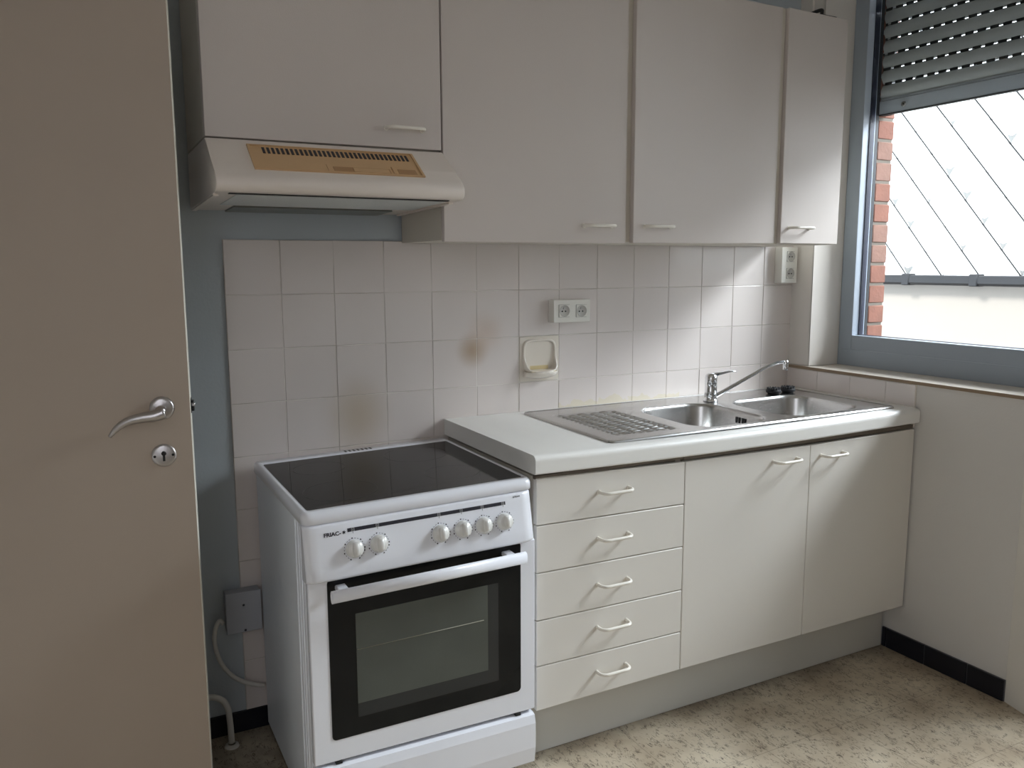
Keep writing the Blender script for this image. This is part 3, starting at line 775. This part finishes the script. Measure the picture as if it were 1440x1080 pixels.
# ------------------------------------------------------------------ electric stove
st = thing('electric_stove', 'freestanding white electric cooker with black ceramic hob and glass oven door', 'stove', (.335, -.3, 0))
sx0, sx1 = .048, .626
def sw(x, y, z):
    t = (x - .05) / .57
    if z >= .65: k = .0115
    elif z >= .26: k = .0115 * (z - .26) / .39
    elif z >= .2: k = -.009 * (.26 - z) / .06
    else: k = -.009 * z / .2
    return (x, y, z + t * k)
E1 = dict(warp=sw)
bm = new()
box(bm, sx0 + .004, sx1 - .006, -.575, -.045, .03, .770, .002, 1)
for y in (-.505, -.530, -.552): box(bm, sx0 + .0015, sx0 + .006, y - .005, y + .005, .04, .765, .0015, 1)
obj('body', bm, M['enamel_side'], st, **E1)
for x in (.09, .58):
    for y in (-.54, -.08):
        b = new(); lathe(b, [(0, 0), (.018, 0), (.018, .01), (.010, .014), (.010, .031)], Matrix.Translation((x, y, 0)), 16); obj('foot', b, M['black'], st)
# top frame with rounded front corners
bm = new()
TZt = .800
outl = [(sx0 + .002, -.030), (sx0, -.56)]
def rr_out(x0, x1, y0, y1, rf, rb):
    p = []
    for cx, cy, a0, r in ((x1 - rb, y1 - rb, 0, rb), (x0 + rb, y1 - rb, 90, rb), (x0 + rf, y0 + rf, 180, rf), (x1 - rf, y0 + rf, 270, rf)):
        for i in range(7):
            a = math.radians(a0 + 15 * i); p.append((cx + r * math.cos(a), cy + r * math.sin(a)))
    return p
def zring(x0, x1, y0, y1, rf, rb, z): return [(x, y, z) for x, y in rr_out(x0, x1, y0, y1, rf, rb)]
yB, yFt = -.030, -.597
L = [zring(sx0 + .018, sx1 - .015, yFt + .030, yB - .045, .008, .004, TZt - .003),
     zring(sx0 + .016, sx1 - .013, yFt + .028, yB - .043, .009, .005, TZt),
     zring(sx0 + .006, sx1 - .006, yFt + .010, yB - .004, .018, .006, TZt + .0005),
     zring(sx0 + .0015, sx1 - .0015, yFt + .003, yB - .001, .022, .007, TZt - .004),
     zring(sx0, sx1, yFt, yB, .024, .008, TZt - .010),
     zring(sx0, sx1, yFt - .001, yB, .024, .008, TZt - .0265),
     zring(sx0 + .004, sx1 - .004, yFt + .004, yB, .024, .008, TZt - .028)]
rg = loft(bm, L); bm.faces.new(rg[0]); bm.faces.new(rg[-1])
tf = obj('hob_frame', bm, M['enamel'], st, **E1)
bm = new(); g = zring(sx0 + .0185, sx1 - .0155, yFt + .0305, yB - .0455, .008, .004, TZt - .001)
g2 = [(x, y, z - .004) for x, y, z in g]; rg = loft(bm, [g2, g], smooth=False); bm.faces.new(rg[-1])
hg = obj('hob_glass', bm, M['hob'], st, **E1)
for cx, cy, r in ((.178, -.440, .088), (.190, -.195, .068), (.478, -.425, .070), (.470, -.185, .088)):
    b = new(); n = 64
    for k in range(n):
        a0, a1 = 2 * PI * k / n, 2 * PI * (k + 1) / n
        b.faces.new([b.verts.new((cx + q * math.cos(a), cy + q * math.sin(a), TZt - .0006)) for q, a in ((r, a0), (r + .0011, a0), (r + .0011, a1), (r, a1))])
    obj('cooking_zone_ring', b, M['ring'], hg, **E1)
bm = new()
for k in range(7):
    x = .3055 + .0125 * k; box(bm, x - .0028, x + .0028, -.058, -.038, TZt - .001, TZt + .0009)
obj('steam_vent', bm, M['black'], st, **E1)
# control panel: leans out towards its lower edge, rounded ends
cp0, cp1 = .047, .6165
zt, zb_ = .7725, .647
def cpy(z): return -.6015 - (zt - z) / (zt - zb_) * .026
def cprof(x):   # bulges forward in the middle, swept back at both ends
    t = (x - cp0) / (cp1 - cp0); e = min(t, 1 - t) * (cp1 - cp0)
    return -.012 * (1 - min(1, e / .030)) ** 2
bm = new(); xs = [cp0 + (cp1 - cp0) * v for v in (0, .008, .02, .035, .055, .2, .4, .6, .8, .945, .965, .98, .992, 1)]
zs = [zt, zt - .003, zt - .007, zt - .02, .735, .71, .68, zb_ + .008, zb_ + .003, zb_]
def edgein(z):
    d_ = min(zt - z, z - zb_); return .007 * (1 - min(1, d_ / .007)) ** 2
grid = [[bm.verts.new((x, cpy(z) - cprof(x) + edgein(z), z)) for z in zs] for x in xs]
for i in range(len(xs) - 1):
    for j in range(len(zs) - 1):
        f = bm.faces.new((grid[i][j], grid[i + 1][j], grid[i + 1][j + 1], grid[i][j + 1])); f.smooth = True
back = [[bm.verts.new((x, -.577, z)) for z in (zt, zb_)] for x in xs]
for i in range(len(xs) - 1):
    bm.faces.new((grid[i][0], back[i][0], back[i + 1][0], grid[i + 1][0])); bm.faces.new((grid[i][-1], grid[i + 1][-1], back[i + 1][1], back[i][1]))
    bm.faces.new((back[i][0], back[i][1], back[i + 1][1], back[i + 1][0]))
for i in (0, -1): bm.faces.new([v for v in grid[i]] + [back[i][1], back[i][0]])
cpn = obj('control_panel', bm, M['enamel'], st, **E1)
# everything printed on or fixed to the panel is laid out in its sloped plane
pt = Vector((0, cpy(zt), zt)); pb = Vector((0, cpy(zb_), zb_)); pdir = (pt - pb).normalized(); pn = Vector((0, -pdir.z, pdir.y))
def PP(x, z, h=0):
    p = pb + pdir * ((z - zb_) / pdir.z); return Vector((x, p.y, p.z)) + pn * h
PM = Matrix(((1, 0, 0), (0, pdir.y, pn.y), (0, pdir.z, pn.z))).to_4x4()   # local x,y,z -> x, up the panel, outwards
def PT(x, z, h=0): return Matrix.Translation(PP(x, z, h)) @ PM
def pbox(b, x0, x1, za, zc, h=.0006, mi=0):
    b.faces.new([b.verts.new(PP(x, z, h)) for x, z in ((x0, za), (x1, za), (x1, zc), (x0, zc))]).material_index = mi
knobs = [(.157, .7095), (.2145, .7110), (.3655, .7085), (.4230, .7085), (.4785, .7085), (.5345, .7085)]
bm = new(); pbox(bm, .1445, .5415, .7480, .7560)
strip_ = obj('printed_strip', bm, M['print'], cpn, **E1)
for i, (kx, kz) in enumerate(knobs):
    bm = new()
    # small pale icon: square outline with a dot, and a tick below the strip
    s = .0036; z = .7520
    for a in ((-s, s, -s, -s + .0009), (-s, s, s - .0009, s), (-s, -s + .0009, -s, s), (s - .0009, s, -s, s), (-.001, .001, -.001, .001)):
        pbox(bm, kx + a[0], kx + a[1], z + a[2], z + a[3], .0009)
    obj('zone_icon', bm, M['pale_print'], cpn, **E1)
for i, (kx, kz) in enumerate(knobs):
    bm = new()
    pbox(bm, kx - .0005, kx + .0005, .7435, .7480)
    for k in range(22):       # dial marks round the knob
        if 15 < k < 18: continue
        a = 2 * PI * k / 22; c, s = math.cos(a), math.sin(a); r0, r1, w = .0228, .0238 + (.0016 if k % 3 == 0 else 0), .0016
        q = [PP(kx + c * r - s * ww, kz + s * r + c * ww, .0006) for r, ww in ((r0, -w), (r1, -w), (r1, w), (r0, w))]
        bm.faces.new([bm.verts.new(p) for p in q])
    obj('dial_marks', bm, M['print'], cpn, **E1)
def text(s, size, x, z, parent, m, squeeze=1.0, bold=.0):
    cu = bpy.data.curves.new('t', 'FONT'); cu.body = s; cu.size = size; cu.offset = bold; cu.resolution_u = 3
    o = bpy.data.objects.new('t', cu); C.objects.link(o); dg = bpy.context.evaluated_depsgraph_get()
    me = bpy.data.meshes.new_from_object(o.evaluated_get(dg)); bpy.data.objects.remove(o)
    b = new(); b.from_mesh(me); bpy.data.meshes.remove(me)
    T_ = PT(x, z, .0007)
    for v in b.verts: v.co = T_ @ Vector((v.co.x * squeeze, v.co.y, 0))
    for f in b.faces: f.material_index = 0
    return obj('lettering', b, m, parent, **E1)
text('FRIAC-', .0118, .0905, .7450, cpn, M['print'], 1.10, .0004)
bm = new()     # small star shaped mark after the name
for k in range(3):
    a = PI * k / 3 + .3; c, s = math.cos(a), math.sin(a); r, w = .0040, .0008
    bm.faces.new([bm.verts.new(PP(.1365 + c * p - s * q, .7490 + s * p + c * q, .0007)) for p, q in ((-r, -w), (r, -w), (r, w), (-r, w))])
obj('star_mark', bm, M['print'], cpn, **E1)
text('GTU-N', .0052, .5630, .7610, cpn, M['print'], 1.2, .0002)
for kx, kz in knobs:
    b = new(); T_ = PT(kx, kz)
    lathe(b, [(.0205, 0), (.0205, .004), (.0190, .006), (.0178, .014), (.0165, .0165), (0, .0170)], T_, 32)
    kn = obj('control_knob', b, M['knob'], st, **E1)
    b = new(); pr_ = []
    for i in range(17):
        a = PI * i / 16; pr_.append((.0165 * math.cos(a), .0165 * math.sin(a)))
    # domed finger grip
    rows = []
    for i in range(9):
        t = -1 + 2 * i / 8; rows.append([b.verts.new(T_ @ Vector((.0090 * math.cos(PI * j / 8) * (1 - .35 * t * t), t * .0160, .0165 + .0095 * math.sin(PI * j / 8) * math.sqrt(max(0.02, 1 - t * t))))) for j in range(9)])
    for i in range(8):
        for j in range(8): f = b.faces.new((rows[i][j], rows[i][j + 1], rows[i + 1][j + 1], rows[i + 1][j])); f.smooth = True
    b.faces.new(rows[0]); b.faces.new(rows[-1]); obj('grip', b, M['knob'], kn, **E1)
# oven door
bm = new()
def sheet(x0, x1, z0, z1, yf, yb, r, mi=0, bev=0):
    P = [(x, z) for x, z in rrect(x0, x1, z0, z1, r, 4)]
    v0 = [bm.verts.new((x, yf, z)) for x, z in P]; v1 = [bm.verts.new((x, yb, z)) for x, z in P]
    bm.faces.new(v0).material_index = mi; bm.faces.new(v1).material_index = mi
    for i in range(len(P)):
        j = (i + 1) % len(P); bm.faces.new((v0[i], v0[j], v1[j], v1[i])).material_index = mi
box(bm, .0525, .6285, -.600, -.577, .2045, .644, .003, 2)
od = obj('oven_door', bm, M['enamel'], st, **E1)
bm = new(); sheet(.0955, .5865, .2570, .6435, -.6015, -.599, .010); gl = obj('oven_glass', bm, M['blackglass'], st, **E1)
bm = new(); sheet(.158, .523, .300, .552, -.6022, -.6014, .002); obj('inner_pane', bm, M['oven_dim'], gl, **E1)
bm = new(); sheet(.158, .4935, .334, .552, -.6026, -.6021, .001); obj('window_reflection', bm, M['oven_reflection'], gl, **E1)
bm = new(); tube(bm, [(.160, -.6030, .4655), (.482, -.6030, .4655)], .0010, 6); obj('rack_wire', bm, M['wire'], gl, **E1)
bm = new()
n = 12; pr2 = []
for i in range(n):
    a = 2 * PI * i / n; pr2.append((-.652 + .0085 * math.cos(a) + (-.002 if math.cos(a) < 0 else 0), .6225 + .0145 * math.sin(a)))
prism(bm, pr2, 'x', .0915, .5735, smooth=True)
for x in (.125, .545): box(bm, x - .012, x + .012, -.648, -.600, .6175, .6285, .002, 1)
obj('oven_handle', bm, M['enamel'], st, **E1)
bm = new()
pr3 = [(-.577, .050), (-.600, .050), (-.606, .056), (-.612, .10), (-.612, .17), (-.606, .192), (-.596, .196), (-.577, .196)]
prism(bm, pr3, 'x', .054, .6245, smooth=False)
obj('storage_drawer', bm, M['enamel'], st, **E1)
bm = new(); box(bm, .060, .618, -.585, -.578, .192, .2055); 
for x in (.11, .58): box(bm, x - .008, x + .008, -.600, -.585, .196, .2035, .001, 1)
obj('door_gap', bm, M['black'], st, **E1)

# ------------------------------------------------------------------ wall sockets
def socket_box(name_label, x0, x1, z0, z1, centres, y0=-.0085, depth=.045, big=.040):
    t = thing('wall_socket', name_label, 'socket', ((x0 + x1) / 2, y0, z0))
    yf = -depth
    b = new(); box(b, x0, x1, yf, y0, z0, z1, .002, 2); obj('surface_box', b, M['socket'], t)
    for cx, cz in centres:
        h = big / 2
        b = new(); box(b, cx - h - .0006, cx + h + .0006, yf - .0003, yf + .0005, cz - h - .0006, cz + h + .0006, mi=1)
        box(b, cx - h, cx + h, yf - .0022, yf - .0001, cz - h, cz + h, .0006, 1)
        ins = obj('insert', b, [M['socket'], M['print']], t)
        T_ = Matrix.Translation((cx + .001, yf - .0024, cz)) @ Matrix.Rotation(PI / 2, 4, 'X')
        b = new(); lathe(b, [(.0190, 0), (.0183, .0008), (.0178, .0003), (0, .0003)], T_, 32); obj('recess', b, M['socket_in'], ins)
        b = new()
        for dx in (-.0100, .0028): lathe(b, [(0, .0012), (.0026, .0012), (.0026, .0003)], T_ @ Matrix.Translation((dx, -.001, 0)), 10)
        obj('contact_hole', b, M['pin'], ins)
        b = new(); tube(b, [T_ @ Vector((-.004, .0085, .0)), T_ @ Vector((-.004, .0085, .004))], .0028, 10); obj('earth_pin', b, M['satin'], ins)
    return t
socket_box('white double socket box side by side on the tiles above the soap dish', 1.0088, 1.148, 1.1540, 1.2280, [(1.0475, 1.1920), (1.1130, 1.1905)])
socket_box('white double socket box, one above the other, in the corner by the window', 2.002, 2.0815, 1.2695, 1.4040, [(2.046, 1.369), (2.046, 1.306)], big=.038)

# ------------------------------------------------------------------ ceramic soap dish
sd_ = thing('soap_dish', 'cream ceramic soap dish built into the wall tiles', 'soap dish', (.975, -.008, .965))
cx0, cx1 = .902, 1.048; z0s, z1s = .963, 1.1095
bm = new()
box(bm, cx0, cx1, -.010, -.0062, z0s, z1s, .0015, 2)
obj('backing_tile', bm, M['ceramic'], sd_)
bm = new()
# raised rim: an upright rounded frame, flaring forward into the dish lip at the bottom
n = 40; cxm, czm = .974, 1.047; hwm, hhm = .057, .050; secs = []
for k in range(n):
    a = 2 * PI * k / n; c, s = math.cos(a), math.sin(a); p = 5.0
    rr = (abs(c) ** p + abs(s) ** p) ** (-1 / p); x = cxm + hwm * c * rr; z = czm + hhm * s * rr
    fwd = max(0, -s) ** 1.6 * .036 + .007
    secs.append((x, z, c, s, fwd))
rings = []
for x, z, c, s, fwd in secs:
    ring = []
    for (o_, dd) in ((.0065, 0), (.0058, .6), (.0030, .96), (0, 1.0), (-.0024, .92), (-.0040, .5), (-.0048, .02)):
        ring.append(bm.verts.new((x + c * o_, -.0095 - fwd * dd, z + s * o_)))
    rings.append(ring)
for k in range(n):
    a, b_ = rings[k], rings[(k + 1) % n]
    for j in range(6): f = bm.faces.new((a[j], b_[j], b_[j + 1], a[j + 1])); f.smooth = True
obj('rim', bm, M['ceramic'], sd_)
bm = new()
# bowl under the lip: quarter shell
m1, m2 = 16, 10; G = []
for i in range(m1 + 1):
    u = -1 + 2 * i / m1; colv = []
    for j in range(m2 + 1):
        v = j / m2 * PI / 2
        xx = cxm + .060 * u; depth_ = .046 * (1 - abs(u) ** 4 * .55)
        colv.append(bm.verts.new((xx, -.0095 - depth_ * math.cos(v) , .997 - .026 * math.sin(v) * (1 - .3 * u * u))))
    G.append(colv)
for i in range(m1):
    for j in range(m2): f = bm.faces.new((G[i][j], G[i + 1][j], G[i + 1][j + 1], G[i][j + 1])); f.smooth = True
for i in (0, m1): bm.faces.new(G[i] + [bm.verts.new((G[i][0].co.x, -.0095, .997))])
bm.faces.new([G[i][0] for i in range(m1 + 1)] + [bm.verts.new((G[m1][0].co.x, -.0095, .997)), bm.verts.new((G[0][0].co.x, -.0095, .997))])
obj('bowl', bm, M['ceramic'], sd_)
bm = new(); box(bm, cxm - .034, cxm + .034, -.0102, -.0098, 1.001, 1.014); box(bm, cxm - .046, cxm + .046, -.045, -.0102, .9965, .9980)
obj('soap_residue', bm, M['soapstain'], sd_)

# ------------------------------------------------------------------ junction box, cable, pipe
jb = thing('junction_box', 'small grey square electrical box low on the wall left of the stove', 'junction box', (-.003, -.008, .32))
bm = new(); box(bm, -.047, .046, -.050, -.0095, .322, .436, .003, 2); jl = obj('housing', bm, M['jbox'], jb)
bm = new(); box(bm, -.049, .048, -.055, -.0505, .320, .438, .002, 2); lid = obj('cover', bm, M['jbox'], jb)
bm = new(); lathe(bm, [(0, .0012), (.003, .001), (.0035, 0)], Matrix.Translation((-.001, -.055, .400)) @ Matrix.Rotation(PI / 2, 4, 'X'), 10); obj('screw', bm, M['print'], lid)
bm = new(); lathe(bm, [(0, .0012), (.003, .001), (.0035, 0)], Matrix.Translation((.001, -.055, .326)) @ Matrix.Rotation(PI / 2, 4, 'X'), 10); obj('screw', bm, M['print'], lid)
bm = new(); tube(bm, smooth_path([(-.0565, -.042, .352), (-.066, -.043, .362), (-.078, -.045, .340), (-.082, -.046, .300), (-.070, -.046, .245), (-.045, -.044, .200), (-.010, -.036, .165), (.030, -.028, .142), (.050, -.026, .135)], 5), .0062, 10)
tag(obj('stove_cable', bm, M['cable']), 'white stove power cable curving from the grey junction box behind the stove', 'cable')
bm = new(); tube(bm, smooth_path([(-.46, -.055, .160), (-.20, -.055, .158), (-.115, -.060, .155), (-.080, -.065, .145), (-.062, -.070, .120), (-.057, -.073, .08), (-.055, -.075, .012)], 5), .0085, 12)
pipe = tag(obj('heating_pipe', bm, M['cable']), 'white painted pipe bending down into the floor beside the door', 'pipe')
bm = new(); lathe(bm, [(.0095, .008), (.018, .006), (.020, 0)], Matrix.Translation((-.055, -.075, .0005)), 18); obj('floor_collar', bm, M['cable'], pipe)

# ------------------------------------------------------------------ camera
cam = bpy.data.cameras.new('camera'); co = bpy.data.objects.new('camera', cam); C.objects.link(co)
cam.sensor_fit = 'HORIZONTAL'; cam.sensor_width = 36; cam.lens = 1163.28 / 1440 * 36; cam.clip_start = .02
a, b_, g_ = map(math.radians, (-27.6001, 81.8470, -.2004))
co.matrix_world = Matrix.Translation((-.35503, -2.35914, 1.33901)) @ Matrix.Rotation(a, 4, 'Z') @ Matrix.Rotation(b_, 4, 'X') @ Matrix.Rotation(g_, 4, 'Z')
bpy.context.scene.camera = co

# ------------------------------------------------------------------ light
w = bpy.data.worlds.new('overcast sky'); bpy.context.scene.world = w; w.use_nodes = True
nt = w.node_tree; bg = nt.nodes['Background']; bg.inputs['Color'].default_value = (.84, .94, 1.06, 1); bg.inputs['Strength'].default_value = 3.7
def lamp(kind, name, loc, rot, **k):
    l = bpy.data.lights.new(name, kind); o = bpy.data.objects.new(name, l); C.objects.link(o); o.location = loc; o.rotation_euler = rot
    for a_, v in k.items(): setattr(l, a_, v)
    return o
def aim(o, tgt):
    o.rotation_euler = (Vector(tgt) - o.location).to_track_quat('-Z', 'Y').to_euler()
# hazy sun from behind this building, lights the slates across the court
s = lamp('SUN', 'hazy_sun', (0, 0, 8), (0, 0, 0), energy=5.5, angle=math.radians(12)); aim(s, (5.5, -1.2, 2.6)); s.data.color = (1, .98, .95)
# added area lamp standing in for bright sky over the court
s = lamp('AREA', 'sky_fill_lamp', (4.5, -1.6, 3.3), (0, 0, 0), energy=255, shape='RECTANGLE', size=1.5, size_y=1.1); aim(s, (2.2, -.75, 1.3)); s.data.color = (.92, .97, 1.04)
# added fill lamps behind and left of the camera, no visible source
s = lamp('AREA', 'rear_fill_lamp', (-.2, -3.55, 1.7), (0, 0, 0), energy=.7, shape='RECTANGLE', size=1.6, size_y=1.4); aim(s, (.5, 0, 1.1)); s.data.color = (1, .97, .96)
s = lamp('AREA', 'left_fill_lamp', (-1.05, -2.75, 1.45), (0, 0, 0), energy=9.5, shape='RECTANGLE', size=.9, size_y=1.8); aim(s, (1.6, -.75, .75)); s.data.color = (.95, .97, 1.05)  # added side fill for faces turned away from the window
for nm, y0, y1, z0, z1 in (('window_portal', WY1, WY0, .96, 1.885), ('door_portal', DY1, DY0, 0.05, 2.3)):
    s = lamp('AREA', nm, (2.44, (y0 + y1) / 2, (z0 + z1) / 2), (0, PI / 2, 0), shape='RECTANGLE', size=z1 - z0, size_y=y1 - y0 if y1 > y0 else y0 - y1)
    s.data.cycles.is_portal = True

sc = bpy.context.scene
sc.view_settings.view_transform = 'Standard'; sc.view_settings.look = 'None'; sc.view_settings.exposure = 0.14
sc.cycles.use_denoising = True
sc.cycles.max_bounces = 10; sc.cycles.diffuse_bounces = 6; sc.cycles.transparent_max_bounces = 12; sc.cycles.sample_clamp_indirect = 6
